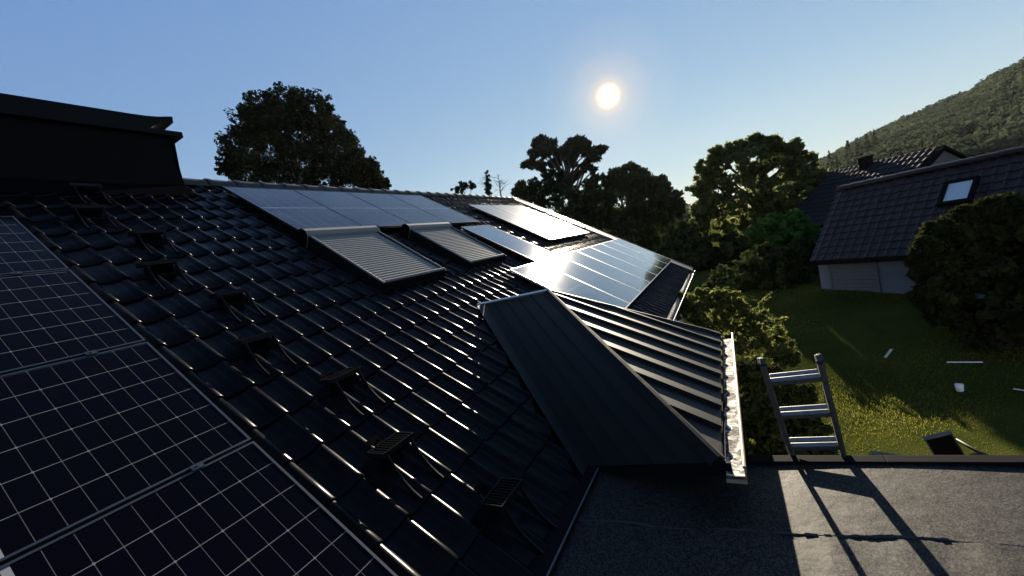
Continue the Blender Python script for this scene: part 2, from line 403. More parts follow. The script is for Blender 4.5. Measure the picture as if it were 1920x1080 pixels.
# main eave gutter beyond the metal roof
def gutter(p0, p1, w_, parent, name='gutter', m=None, out=(0,-1,0)):
    b = MB(); O = np.array(out, float); t = .004
    arc = np.linspace(PI, 2*PI, 11)
    outer = [(w_/2 + w_/2*math.cos(a), w_*.5*math.sin(a)) for a in arc]
    inner = [(w_/2 + (w_/2-t)*math.cos(a), (w_*.5-t)*math.sin(a)) for a in arc][::-1]
    b.extrude(outer+inner, p0, p1, O, (0,0,1))
    b.tube([np.array(p0)+O*w_+np.array([0,0,.004]), np.array(p1)+O*w_+np.array([0,0,.004])], .009, 8)
    d = np.array(p1)-np.array(p0); d = d/np.linalg.norm(d)
    for e, s_ in ((p0, -1), (p1, 1)):
        e = np.array(e)
        b.extrude(outer, e+d*s_*.001, e+d*s_*.006, O, (0,0,1))
    return b.build(name, m or M_GUTTER, parent)
gutter(RP(5.05,-.0,-.10), RP(13.75,-.0,-.10), .15, house, m=M_VERGE)
# walls under the roof
b = MB()
b.box((6.0, 1.75, 1.15), (14.6, .3, 2.3)); b.box((13.3, 6.7, 1.3), (.3, 9.6, 2.6)); b.box((-1.0, 6.7, 1.3), (.3, 9.6, 2.6)); b.box((6.0, 11.4, 1.15), (14.6, .3, 2.3))
zt_ = zr-.3
b.poly([(13.4, 1.9, 2.6), (13.4, 11.5, 2.6), (13.4, yr, zt_)]); b.poly([(-1.1, 1.9, 2.6), (-1.1, 11.5, 2.6), (-1.1, yr, zt_)])
b.build('wall', M_WALL, house)
# eave flashing strip along the flat roof
b = MB()
b.hexa([(-1.2,1.05,ZF-.02), (2.52,1.05,ZF-.02), (2.60,1.20,ZF-.02), (-1.2,1.20,ZF-.02), (-1.2,1.05,ZF+.035), (2.52,1.05,ZF+.035), (2.60,1.20,ZF+.02), (-1.2,1.20,ZF+.02)])
b.build('eave_flashing', M_FLASH, house)
b = MB(); b.tube([(-1.2,1.048,ZF+.036), (2.52,1.048,ZF+.036)], .006, 6); b.build('drip_edge', M_VERGE, house)

# chimney: long slate clad stack at the ridge with two stacked sheet covers
YC = D*SP + 6.40*CP
ch = MB()
zb0, ztop = 5.6, 6.93
x1b, x1t = 2.87, 2.935
ch.hexa([(-1.0,YC,zb0), (2.83,YC,zb0), (2.83,YC+1.1,zb0), (-1.0,YC+1.1,zb0), (-1.0,YC,ztop), (x1t,YC,ztop), (x1t,YC+1.1,ztop), (-1.0,YC+1.1,ztop)])
chim = ch.build('chimney', M_CHIM, house)
b = MB(); b.box((1.0, YC+.55, 6.945), (4.05, 1.24, .075)); b.build('chimney_cap', M_CHIMCAP, chim, bevel=.008)
b = MB()   # curved hood: arched sheet whose end sweeps up and outwards
top = []; 
hood = [(-1.2, 7.13), (2.50, 7.15), (2.68, 7.155), (2.80, 7.168), (2.90, 7.19), (2.975, 7.205)]
lowr = [(-1.2, 6.984), (2.50, 6.984), (2.67, 6.985), (2.75, 7.045), (2.85, 7.09), (2.965, 7.115)]
n0 = len(b.v)
for y in (YC-.03, YC+1.13):
    for (x, z) in hood: b.v.append((x, y, z+(.0)))
    for (x, z) in lowr: b.v.append((x, y, z))
k = len(hood)
for i in range(k-1):
    b.face((n0+i, n0+i+1, n0+2*k+i+1, n0+2*k+i)); b.face((n0+k+i+1, n0+k+i, n0+3*k+i, n0+3*k+i+1))
    b.face((n0+k+i, n0+k+i+1, n0+i+1, n0+i)); b.face((n0+2*k+i, n0+2*k+i+1, n0+3*k+i+1, n0+3*k+i))
b.face((n0+k-1, n0+2*k-1, n0+4*k-1, n0+3*k-1)); b.face((n0, n0+2*k, n0+3*k, n0+k))
b.build('chimney_hood', M_CHIMCAP, chim)
b = MB()
b.hexa([RP(-1.0,6.05,-.02), RP(2.90,6.12,-.02), RP(2.90,6.42,-.02), RP(-1.0,6.42,-.02), RP(-1.0,6.05,.004), RP(2.90,6.12,.004), RP(2.90,6.42,.05), RP(-1.0,6.42,.05)])
b.box((2.885, YC+.2, 6.45), (.02, .42, .9))
b.build('chimney_flashing', M_MATTE, chim)

# roof windows under closed roller shutters
def roof_shutter(a0, a1, b0, b1, label):
    t = thing('roof_window', None, None, RP(a0, b0, 0)); t.parent = house; t.matrix_parent_inverse = parent_matrix(house).inverted(); t['label'] = label
    W_ = a1-a0; bb = b1-.17
    f = MB()
    for s_ in (a0+.03, a1-.03):   # side rails, deeper at the top
        f.hexa([RP(s_-.03,b0,-.03), RP(s_+.03,b0,-.03), RP(s_+.03,bb,-.03), RP(s_-.03,bb,-.03), RP(s_-.03,b0,.085), RP(s_+.03,b0,.085), RP(s_+.03,bb,.14), RP(s_-.03,bb,.14)])
    f.hexa([RP(a0+.06,b0,-.03), RP(a1-.06,b0,-.03), RP(a1-.06,b0+.05,-.03), RP(a0+.06,b0+.05,-.03), RP(a0+.06,b0,.075), RP(a1-.06,b0,.075), RP(a1-.06,b0+.05,.078), RP(a0+.06,b0+.05,.078)])
    f.build('side_frame', M_FLASH, t);  # near-black frame: shade on the flank put into its colour
    for s_ in (a0+.03, a1-.03): f = MB(); f.tube([RP(s_,b0+.01,.094), RP(s_,bb,.15)], .012, 8); f.build('shutter_rail', M_SHUTBOX, t)
    s = MB()        # slatted curtain: each slat a shallow arch
    ns = 24; L = bb-(b0+.05)
    prof = []
    for i in range(ns):
        for q, hh in ((0, -.006), (.10, .006), (.40, .013), (.70, .010), (.80, .002), (.82, -.006)):
            bq = b0+.05+(i+q)*L/ns; prof.append((bq, .072 + .055*(bq-b0)/(b1-b0) + hh))
    base = len(s.v)
    for aa in (a0+.062, a1-.062):
        for (bq, hq) in prof: s.v.append(tuple(RP(aa, bq, hq)))
    for i in range(len(prof)-1): s.face((base+i, base+i+1, base+len(prof)+i+1, base+len(prof)+i))
    s.build('shutter_curtain', M_SHUT, t)
    x = MB()        # rounded box at the top
    pr = [(-.09,-.02), (-.09,.10), (-.07,.165), (-.03,.20), (.03,.205), (.075,.18), (.09,.13), (.09,-.02)]
    x.extrude(pr, RP(a0-.01,b1-.09,0), RP(a1+.01,b1-.09,0), RB, RH); x.build('shutter_box', M_SHUTBOX, t, bevel=.006)
    for e_, sg in ((a0-.013, -1), (a1+.013, 1)):
        x = MB(); x.extrude([(q_*1.03, h_*1.02) for q_, h_ in pr], RP(e_,b1-.09,0), RP(e_+sg*.012,b1-.09,0), RB, RH); x.build('box_end', M_MATTE, t)  # black ends paint the shade on the sides of the box
    x = MB(); x.tube([RP(a0+.05,b0+.045,.088), RP(a1-.05,b0+.045,.088)], .02, 8); x.build('bottom_bar', M_SHUTBOX, t)
    return t
roof_shutter(3.20, 4.40, 2.86, 4.36, 'nearer roof window with closed grey roller shutter')
roof_shutter(5.06, 6.24, 2.90, 4.36, 'farther roof window with closed grey roller shutter')

# ------------------------------------------------------------------ solar panels
PH = .10      # glass height above the tiles
def panel(a0, a1, b0, b1, label, group, mcell, mframe, long_is_a, name='solar_module', rails=True, fw=.012):
    t = thing(name, label, 'solar panel' if name == 'solar_module' else 'solar collector', RP((a0+a1)/2, b0, 0), group)
    f = MB(); h0, h1 = PH-.036, PH
    f.hexa([RP(a0,b0,h0), RP(a1,b0,h0), RP(a1,b0+fw,h0), RP(a0,b0+fw,h0), RP(a0,b0,h1), RP(a1,b0,h1), RP(a1,b0+fw,h1), RP(a0,b0+fw,h1)])
    f.hexa([RP(a0,b1-fw,h0), RP(a1,b1-fw,h0), RP(a1,b1,h0), RP(a0,b1,h0), RP(a0,b1-fw,h1), RP(a1,b1-fw,h1), RP(a1,b1,h1), RP(a0,b1,h1)])
    for x0 in (a0, a1-fw):
        f.hexa([RP(x0,b0+fw,h0), RP(x0+fw,b0+fw,h0), RP(x0+fw,b1-fw,h0), RP(x0,b1-fw,h0), RP(x0,b0+fw,h1), RP(x0+fw,b0+fw,h1), RP(x0+fw,b1-fw,h1), RP(x0,b1-fw,h1)])
    f.build('frame', mframe, t)
    g = MB(); q = [(a0+fw,b0+fw), (a1-fw,b0+fw), (a1-fw,b1-fw), (a0+fw,b1-fw)]
    if long_is_a: uv = [(x-a0, y-b0) for x, y in q]
    else: uv = [(y-b0, x-a0) for x, y in q]
    g.poly([RP(x, y, h1-.003) for x, y in q], uv)
    g.poly([RP(x, y, h0+.004) for x, y in q[::-1]], [(0.01,.01)]*4)
    g.build('glass', mcell, t)
    if rails:
        for k in (.22, .78):
            r_ = MB()
            if long_is_a: aa = a0+(a1-a0)*k; r_.hexa([RP(aa-.02,b0-.02,-.0), RP(aa+.02,b0-.02,-.0), RP(aa+.02,b1+.01,-.0), RP(aa-.02,b1+.01,-.0), RP(aa-.02,b0-.02,h0-.002), RP(aa+.02,b0-.02,h0-.002), RP(aa+.02,b1+.01,h0-.002), RP(aa-.02,b1+.01,h0-.002)])
            else: bb = b0+(b1-b0)*k; r_.hexa([RP(a0+.005,bb-.02,-.0), RP(a1-.005,bb-.02,-.0), RP(a1-.005,bb+.02,-.0), RP(a0+.005,bb+.02,-.0), RP(a0+.005,bb-.02,h0-.002), RP(a1-.005,bb-.02,h0-.002), RP(a1-.005,bb+.02,h0-.002), RP(a0+.005,bb+.02,h0-.002)])
            r_.build('mounting_rail', M_STEP, t)
    return t
ordn = ['nearest', 'second', 'third', 'fourth', 'fifth', 'sixth', 'farthest']
fg = [(.475, 1.612), (1.632, 2.782), (2.805, 3.972), (3.994, 5.142)]
fl = ['black solar panel cut off by the bottom left corner, lowest of the near column', 'black solar panel second from the bottom of the near left column',
      'black solar panel third from the bottom of the near left column', 'black solar panel topmost in the near left column below the chimney']
for (b0, b1), lb in zip(fg, fl):
    t = panel(-.664, 1.062, b0, b1, lb, 'solar panels in the near column', M_CELL_FG, M_FRAME, True)
    if b0 > .5:
        for aa in (.80, -.28):
            cl = MB()
            cl.box(RP(aa, b0-.010, PH+.0035), (.05, .034, .007), RAX)
            cl.tube([RP(aa, b0-.010, PH+.005), RP(aa, b0-.010, PH+.013)], .007, 8)
            cl.build('clamp', M_FRAME, t)
for k in range(4):
    a = 3.31+1.105*k
    panel(a, a+1.09, 4.50, 6.30, 'grey reflecting solar panel, %s of the four in the top row under the ridge' % ordn[k if k < 3 else 6], 'solar panels under the ridge', M_CELL_P, M_FRAME, False)
for k in range(3):
    a = 8.92+1.10*k
    panel(a, a+1.085, 3.17, 5.68, 'tall glaring solar collector, %s of the three that mirror the sun' % ('nearest', 'middle', 'farthest')[k], 'tall collectors mirroring the sun', M_COLL, M_FRAME, False, name='solar_collector')
panel(6.66, 7.76, 2.50, 4.27, 'single bluish solar panel between the farther roof window and the tall collectors', None, M_CELL_B, M_FRAME, False)
for k in range(7):
    a = 5.58+1.103*k
    panel(a, a+1.09, .62, 2.46, 'bright silver edged solar panel, %s in the lower row of seven above the eave' % ordn[k], 'solar panels in the lower row', M_CELL_B, M_FRAME_S, False)

# ------------------------------------------------------------------ safety steps
def roof_step(a, bt, label):
    t = thing('roof_step', label, 'roof step', RP(a, bt-.3, 0), 'safety steps up the tiled roof')
    P = RP(a, bt+.02, .10)            # outer edge level of the platform
    X = np.array([1., 0, 0]); Y = np.array([0, -1., 0]); Z = np.array([0, 0, 1.])
    g = MB()
    Pc = RP(a, bt+.05, .085)
    for s_ in (-.125, .125): g.box(Pc + X*s_, (.005, .15, .03), (X, Y, Z))
    for yy in (-.072, .072): g.box(Pc + Y*yy, (.25, .005, .032), (X, Y, Z))
    for i in range(9): g.box(Pc + X*(-.1+.025*i), (.0035, .143, .022), (X, Y, Z))
    for yy in (-.03, .02): g.box(Pc + Y*yy - Z*.004, (.248, .0035, .014), (X, Y, Z))
    g.build('step_grate', M_STEP, t)
    for s_ in (-.1, .1):
        h = MB()
        p0 = Pc + X*s_ + Y*.06 - Z*.018
        bs = (p0-R0)@RB; hs = (p0-R0)@RH
        pts = []
        for q in np.linspace(0, 1, 9):
            bb = bs + (bt-.31-bs)*q; hh = hs*(1-q)**2.1 + .006
            pts.append(RP(a+s_, bb, hh))
        for i in range(len(pts)-1):
            d = pts[i+1]-pts[i]; L = np.linalg.norm(d); d = d/L; nn = np.cross(X, d)
            h.box((pts[i]+pts[i+1])/2, (.010, L*1.04, .026), (X, d, nn))
        h.build('support_arm', M_STEP, t)
    k = MB()
    k.box(RP(a, bt+.15, .004), (.10, .14, .005), RAX); k.box(RP(a, bt+.03, .03), (.2, .012, .07), RAX)
    for s_ in (-.07, .07): k.tube([RP(a+s_*.5, bt+.18, .004), RP(a+s_*.5, bt+.18, .016)], .010, 8)
    k.build('base_plate', M_MATTE, t)
    return t
rank = ['lowest', 'second', 'third', 'fourth', 'fifth', 'sixth', 'seventh', 'eighth', 'topmost']
for i in range(9):
    roof_step(1.80 if i % 2 == 0 else 1.595, .335+.715*i, 'black metal grated roof step, %s of the staggered steps climbing the tiles' % (rank[i] if i in (0, 8) else rank[i]+' from the bottom'))

# ------------------------------------------------------------------ metal hipped roof over the annex
HE = ZF + .25
annex = thing('metal_roofed_annex', 'annex with green grey standing seam metal hip roof between tiles and lawn', 'annex', (3.5, .8, 0))
TLp = RP(4.127, 2.03, .01); APX = np.array([4.337, 1.963, TLp[2]+.0])
BLp = np.array([2.16, 1.03, HE]); BRp = np.array([2.325, .22, HE]); FRp = np.array([4.93, .225, HE])
NL = RP(2.55, .03, .004)
def sheet(b, pts, th=.004):
    pts = [np.array(p, float) for p in pts]; n = np.cross(pts[1]-pts[0], pts[2]-pts[0]); n /= np.linalg.norm(n)
    if n[2] < 0: pts = pts[::-1]; n = -n
    k = len(pts); base = len(b.v)
    for p in pts: b.v.append(tuple(p))
    for p in pts: b.v.append(tuple(p-n*th))
    b.face(range(base, base+k)); b.face([base+k+i for i in range(k)][::-1])
    for i in range(k): j = (i+1) % k; b.face((base+i, base+k+i, base+k+j, base+j))
    return n
b = MB()
NP = 14
def patch(u_, v_): return (1-v_)*((1-u_)*TLp+u_*APX) + v_*((1-u_)*NL+u_*BRp)
for i in range(NP+1):
    for j in range(NP+1): b.v.append(tuple(patch(i/NP, j/NP)))
for i in range(NP):
    for j in range(NP): k = i*(NP+1)+j; b.face((k, k+NP+1, k+NP+2, k+1))
b.smooth = True
def seam_on(b, p, q, n, h=.026, wd=.012):
    p = np.array(p); q = np.array(q); d = q-p; L = np.linalg.norm(d); d = d/L; s_ = np.cross(d, n)
    b.box((p+q)/2+n*h/2, (L, wd, h), (d, s_, n))
def clip_seg(poly, p, d):
    """part of the line p+t*d inside a convex polygon given in the xy plane"""
    t0, t1 = -1e9, 1e9; k = len(poly); c = np.mean(poly, 0)
    for i in range(k):
        a, e = poly[i], poly[(i+1) % k]; nrm = np.array([-(e-a)[1], (e-a)[0]])
        if nrm@(c-a) < 0: nrm = -nrm
        num = nrm@(p-a); den = nrm@d
        if abs(den) < 1e-9:
            if num < 0: return None
            continue
        t = -num/den
        if den > 0: t0 = max(t0, t)
        else: t1 = min(t1, t)
    return (t0, t1) if t1-t0 > .08 else None
def plane_z(p0, n): return lambda x, y: p0[2] - (n[0]*(x-p0[0]) + n[1]*(y-p0[1]))/n[2]
b.build('shaded_hip_face', M_SHEET, annex)
b = MB()
for u_ in (.17, .36, .55, .74, .92):
    for q in range(8):
        p0, p1 = patch(u_, q/8), patch(u_, (q+1)/8); nq = np.cross(patch(u_+.02, q/8)-p0, p1-p0); nq /= np.linalg.norm(nq); nq = nq if nq[2] > 0 else -nq
        seam_on(b, p0, p1, nq, .013, .009)
b.build('standing_seams', M_SHEET, annex)
b = MB()
nR = sheet(b, [APX, FRp, BRp])                     # ribbed face over the gutter
pr = [np.array(p[:2]) for p in (APX, FRp, BRp)]; zR = plane_z(APX, nR)
fallR = np.array([nR[0], nR[1]]); fallR /= np.linalg.norm(fallR)
for k in range(9):
    p = np.array([2.40+.31*k, .3]); c_ = clip_seg(pr, p, fallR)
    if c_:
        s0, s1 = p+fallR*(c_[0]+.03), p+fallR*(c_[1]-.005)
        seam_on(b, (*s0, zR(*s0)), (*s1, zR(*s1)), nR, .030, .026)
b.build('sunlit_hip_face', M_SHEET, annex)
b = MB()
FB = RP(5.15, .55, .01)
sheet(b, [APX, TLp, RP(4.9, 1.7, .01), FB]); sheet(b, [APX, FB, FRp])
b.build('far_hip_face', M_SHEET, annex)
b = MB()
# hip cappings and top flashing
for p, q, r_ in ((APX, BRp, .028), (APX, FRp, .016)):
    d = (q-p)/np.linalg.norm(q-p); s_ = np.cross(d, [0,0,1.]); s_ /= np.linalg.norm(s_); o = np.cross(s_, d)
    b.extrude([(-.06,-.022), (-.012,.03), (.012,.03), (.06,-.022), (.0,.018)], p-d*.02, q-d*.02, s_, o)
b.build('hip_capping', M_SHEET, annex)
b = MB(); b.tube([TLp+np.array([-.03,.06,.012]), APX+np.array([0,-.02,.02])], .016, 8); b.build('top_flashing', M_FRAME_S, annex)
b = MB()   # valley flashing lying on the tiles
def wv(k): return RP(4.127+(2.55-4.127)*k - .14, 2.03+(.03-2.03)*k, .018), RP(4.127+(2.55-4.127)*k + .03, 2.03+(.03-2.03)*k, .024)
for k in range(8):
    p, q = wv(k/8); p2, q2 = wv((k+1)/8); sheet(b, [p, q, q2, p2], .006)
b.build('valley_flashing', M_SHEET, annex)
b = MB()   # fascia under the hip end and the wall below it
d = (BRp-NL); d /= np.linalg.norm(d); t2 = np.array([.02,0,0]); e2_ = BRp+d*.05
b.hexa([NL-[0,0,.055], e2_-[0,0,.075], e2_+t2-[0,0,.075], NL+t2-[0,0,.055], NL-[0,0,.006], e2_-[0,0,.006], e2_+t2-[0,0,.006], NL+t2-[0,0,.006]])
b.tube([NL-[.004,0,.055], e2_-[.004,0,.077]], .004, 6)
b.hexa([(2.34,.215,HE-.08), (4.9,.215,HE-.08), (4.9,.235,HE-.08), (2.34,.235,HE-.08), (2.34,.215,HE-.006), (4.9,.215,HE-.006), (4.9,.235,HE-.006), (2.34,.235,HE-.006)])
b.build('fascia', M_FLASH, annex)
b = MB(); b.box((3.75, .85, 1.34), (2.1, 1.0, 2.68)); b.build('wall', M_WALL, annex)
# box gutter on the sunny side
g = MB()
g0, g1 = 2.27, 4.92; yi, yo = .208, .112; z0, z1 = HE-.085, HE+.010
g.hexa([(g0,yo,z0), (g1,yo,z0), (g1,yi,z0), (g0,yi,z0), (g0,yo,z0+.006), (g1,yo,z0+.006), (g1,yi,z0+.006), (g0,yi,z0+.006)])
g.hexa([(g0,yo-.006,z0), (g1,yo-.006,z0), (g1,yo-.0005,z0), (g0,yo-.0005,z0), (g0,yo-.006,z1), (g1,yo-.006,z1), (g1,yo-.0005,z1), (g0,yo-.0005,z1)])
g.tube([(g0,yo-.004,z1), (g1,yo-.004,z1)], .010, 8)
for xx in (g0-.006, g1+.001): g.hexa([(xx,yo-.006,z0), (xx+.005,yo-.006,z0), (xx+.005,yi,z0), (xx,yi,z0), (xx,yo-.006,z0+.02), (xx+.005,yo-.006,z0+.02), (xx+.005,yi,z0+.02), (xx,yi,z0+.02)])
gut = g.build('gutter', M_GUTTER, annex)
g = MB()
nx = 90
for i in range(nx):
    for j in range(5):
        pass
xsg = np.linspace(g0+.01, g1-.01, nx); ysg = np.linspace(yo+.001, yi-.002, 6)
base = len(g.v)
for x in xsg:
    for y in ysg: g.v.append((x, y, z0+.036+.003*rng.random()+.004*math.sin(x*7)+.003*math.sin(x*19+y*30)))
for i in range(nx-1):
    for j in range(5): g.face((base+i*6+j, base+(i+1)*6+j, base+(i+1)*6+j+1, base+i*6+j+1))
g.build('gutter_debris', M_GUTIN, gut)

# ------------------------------------------------------------------ flat felt roof in front
def felt_mat():
    m = bpy.data.materials.new('mineral_felt'); m.use_nodes = True; t = m.node_tree; p = t.nodes['Principled BSDF']
    tc = N(t, 'ShaderNodeTexCoord')
    v = N(t, 'ShaderNodeTexVoronoi'); v.inputs['Scale'].default_value = 150; t.links.new(tc.outputs['Object'], v.inputs['Vector'])
    sh = N(t, 'ShaderNodeSeparateColor'); t.links.new(v.outputs['Color'], sh.inputs[0])
    r1 = N(t, 'ShaderNodeMapRange'); r1.inputs['From Min'].default_value = .25; r1.inputs['From Max'].default_value = 1; r1.inputs['To Min'].default_value = .003; r1.inputs['To Max'].default_value = .046
    t.links.new(sh.outputs[0], r1.inputs['Value'])
    n = N(t, 'ShaderNodeTexNoise'); n.inputs['Scale'].default_value = 2.2; n.inputs['Detail'].default_value = 7; t.links.new(tc.outputs['Object'], n.inputs['Vector'])
    r2 = N(t, 'ShaderNodeMapRange'); r2.inputs['From Min'].default_value = .3; r2.inputs['From Max'].default_value = .7; r2.inputs['To Min'].default_value = .6; r2.inputs['To Max'].default_value = 1.25
    t.links.new(n.outputs['Fac'], r2.inputs['Value'])
    mu = N(t, 'ShaderNodeMath', operation='MULTIPLY'); t.links.new(r1.outputs[0], mu.inputs[0]); t.links.new(r2.outputs[0], mu.inputs[1])
    cc = N(t, 'ShaderNodeCombineColor'); 
    for i, k in enumerate((1.0, .97, .90)):
        q = N(t, 'ShaderNodeMath', operation='MULTIPLY'); q.inputs[1].default_value = k; t.links.new(mu.outputs[0], q.inputs[0]); t.links.new(q.outputs[0], cc.inputs[i])
    t.links.new(cc.outputs[0], p.inputs['Base Color']); p.inputs['Roughness'].default_value = .6; p.inputs['Specular IOR Level'].default_value = .15
    bp = N(t, 'ShaderNodeBump'); bp.inputs['Strength'].default_value = .9; bp.inputs['Distance'].default_value = .006
    ad = N(t, 'ShaderNodeMath', operation='ADD'); t.links.new(sh.outputs[1], ad.inputs[0]); 
    n2 = N(t, 'ShaderNodeTexNoise'); n2.inputs['Scale'].default_value = 9; t.links.new(tc.outputs['Object'], n2.inputs['Vector'])
    m3 = N(t, 'ShaderNodeMath', operation='MULTIPLY'); m3.inputs[1].default_value = 1.1; t.links.new(n2.outputs['Fac'], m3.inputs[0]); t.links.new(m3.outputs[0], ad.inputs[1])
    t.links.new(ad.outputs[0], bp.inputs['Height']); t.links.new(bp.outputs[0], p.inputs['Normal'])
    return m
M_FELT = felt_mat()
flat = thing('flat_roof', 'flat roof of gritty grey felt in front, crossed by the ladder shadow', 'flat roof', (1.5, -.5, 0))
def edge_x(y): return 2.745 - .105*(y-.1)
b = MB(); ysr = np.linspace(-4, 1.05, 60)
base = len(b.v)
xsr = np.concatenate([np.linspace(-2.5, 1.0, 8), np.linspace(1.1, 1, 1), np.linspace(1.15, 1, 1)]); xsr = np.linspace(-2.5, 1, 0)
cols = 40
for y in ysr:
    for i in range(cols):
        x = -2.5 + (edge_x(y)+2.5)*(i/(cols-1))
        b.v.append((x, y, ZF + .008*math.sin(x*2.1+y*1.7)*math.sin(y*2.6) + 0.))
for j in range(len(ysr)-1):
    for i in range(cols-1): k = base+j*cols+i; b.face((k, k+1, k+cols+1, k+cols))
b.smooth = True; felt = b.build('roofing_felt', M_FELT, flat)
# lap of the next felt sheet: thin overlapping layer with a wavy edge
b = MB(); yy = np.linspace(-4, 1.04, 190); jw = np.cumsum(rng.normal(size=190))*.002; jw -= np.linspace(jw[0], jw[-1], 190)
def lapx(i): y = yy[i]; return 2.13 - .115*(y+.04) + jw[i] + .008*math.sin(y*9)
def fz(x, y): return ZF + .008*math.sin(x*2.1+y*1.7)*math.sin(y*2.6)
base = len(b.v); n_l = 14
for i, y in enumerate(yy):
    e = lapx(i)
    for k in range(n_l):
        x = -2.4 + (e+2.4)*(k/(n_l-2)) if k < n_l-1 else e+.003
        b.v.append((x, y, fz(x, y) + (.007+.003*math.sin(y*23)+(.006*max(0, math.sin(y*5.3)) if k > n_l-4 else 0) if k < n_l-1 else -.002)))
for i in range(len(yy)-1):
    for k in range(n_l-1): q = base+i*n_l+k; b.face((q, q+1, q+n_l+1, q+n_l))
b.build('felt_lap', M_FELT, felt)
b = MB(); base = len(b.v)   # bitumen bead squeezed out along the lap
for i, y in enumerate(yy[:-1]):
    if True:
        r0, r1 = .005+.006*rng.random()**2+.004*max(0, math.sin(y*11)), .004
        x0, x1 = lapx(i)+.004, lapx(i+1)+.004
        b.tube([(x0, y, fz(x0, y)+.005), (x1, yy[i+1], fz(x1, yy[i+1])+.005)], r0, 5)
b.build('bitumen_seam', M_BLACKB, felt)
b = MB()
for y0, y1 in ((-4., -.6), (-.6, .12)):
    x0, x1 = edge_x(y0), edge_x(y1)
    b.hexa([(x0-.02,y0,ZF-.2), (x0+.05,y0,ZF-.2), (x1+.05,y1,ZF-.2), (x1-.02,y1,ZF-.2), (x0-.02,y0,ZF+.022), (x0+.05,y0,ZF+.028), (x1+.05,y1,ZF+.028), (x1-.02,y1,ZF+.022)])
b.build('edge_trim', M_FLASH, flat, bevel=.006)
b = MB(); b.box((.1, -1.45, 1.27), (5.0, 4.9, 2.5)); b.build('wall', M_WALL, flat)

# ------------------------------------------------------------------ ladder
lad = thing('extension_ladder', 'aluminium extension ladder rising past the edge of the flat roof', 'ladder', (2.95, -.45, 0))
kx, ky = -.40, .11
Rb = np.array([2.862, -.412, ZF]); Lb = np.array([2.862, -.150, ZF]); LD = np.array([kx, ky, 1.]); LD = LD/np.linalg.norm(LD)
wdir = (Lb-Rb)/np.linalg.norm(Lb-Rb); wdir = wdir-LD*(wdir@LD); wdir /= np.linalg.norm(wdir); fr = np.cross(wdir, LD)
fr = fr if fr[0] > 0 else -fr
HT = .735
for sec, off in ((0, 0.), (1, .062)):
    lo = -(ZF)/LD[2] if sec else -1.9
    hi = (HT if sec == 0 else .69)/LD[2]
    for pb, sg in ((Rb, -1), (Lb, 1)):
        b = MB(); p0 = pb+LD*lo+fr*off+wdir*sg*(.012 if sec else 0); p1 = pb+LD*hi+fr*off+wdir*sg*(.012 if sec else 0)
        b.box((p0+p1)/2, (np.linalg.norm(p1-p0), .022, .052), (LD, wdir, fr)); o = b.build('rail', M_ALU, lad, bevel=.004)
        b = MB(); b.box(p1+LD*.008, (.024, .028, .058), (LD, wdir, fr)); b.build('end_cap', M_BLACKB, o, bevel=.006)
    z = .090 + (.0 if sec == 0 else -.022)
    ks = range(-7 if sec == 0 else -9, 3)
    for k in ks:
        h = z + .26*k; c = (Rb+Lb)/2 + LD*h/LD[2] + fr*off
        b = MB(); b.box(c, (.036, np.linalg.norm(Lb-Rb)-.02, .034), (LD, wdir, fr)); b.build('rung', M_ALU, lad, bevel=.005)

# ------------------------------------------------------------------ things on the lawn
def slat(name, label, cat, p, q, wd, th, m):
    p = np.array(p, float); q = np.array(q, float); p[2] = gz(p[0], p[1])+th/2+.012; q[2] = gz(q[0], q[1])+th/2+.012
    d = q-p; L = np.linalg.norm(d); d /= L; s_ = np.cross([0,0,1.], d); s_ /= np.linalg.norm(s_); b = MB(); b.box((p+q)/2, (L, wd, th), (d, s_, np.cross(d, s_)))
    return tag(b.build(name, m, bevel=.004), label, cat)
def on_lawn(x, y):
    P = onz(x, y, 0.)
    for _ in range(8): P = onz(x, y, float(gz(P[0], P[1])))
    return P
slat('wooden_slat', 'short pale wooden slat lying slanted on the shaded lawn', 'slat', on_lawn(1660, 672), on_lawn(1672, 657), .05, .02, M_WOODW)
slat('white_batten', 'long thin white batten lying across the shaded lawn', 'batten', on_lawn(1775, 681), on_lawn(1843, 681), .03, .02, M_WHITE)
slat('grey_stick', 'thin dull grey stick on the lawn at the right edge of the photo', 'stick', on_lawn(1900, 731), on_lawn(1930, 736), .03, .02, M_WOODW)
P = on_lawn(1800, 734); b = MB(); b.smooth = True
b.tube([P+[0,0,.01], P+[0,0,.02], P+[.0,0,.14]], [.045,.05,.06], 14); tag(b.build('white_cup', M_WHITE), 'small white cup standing on the shaded lawn', 'cup')
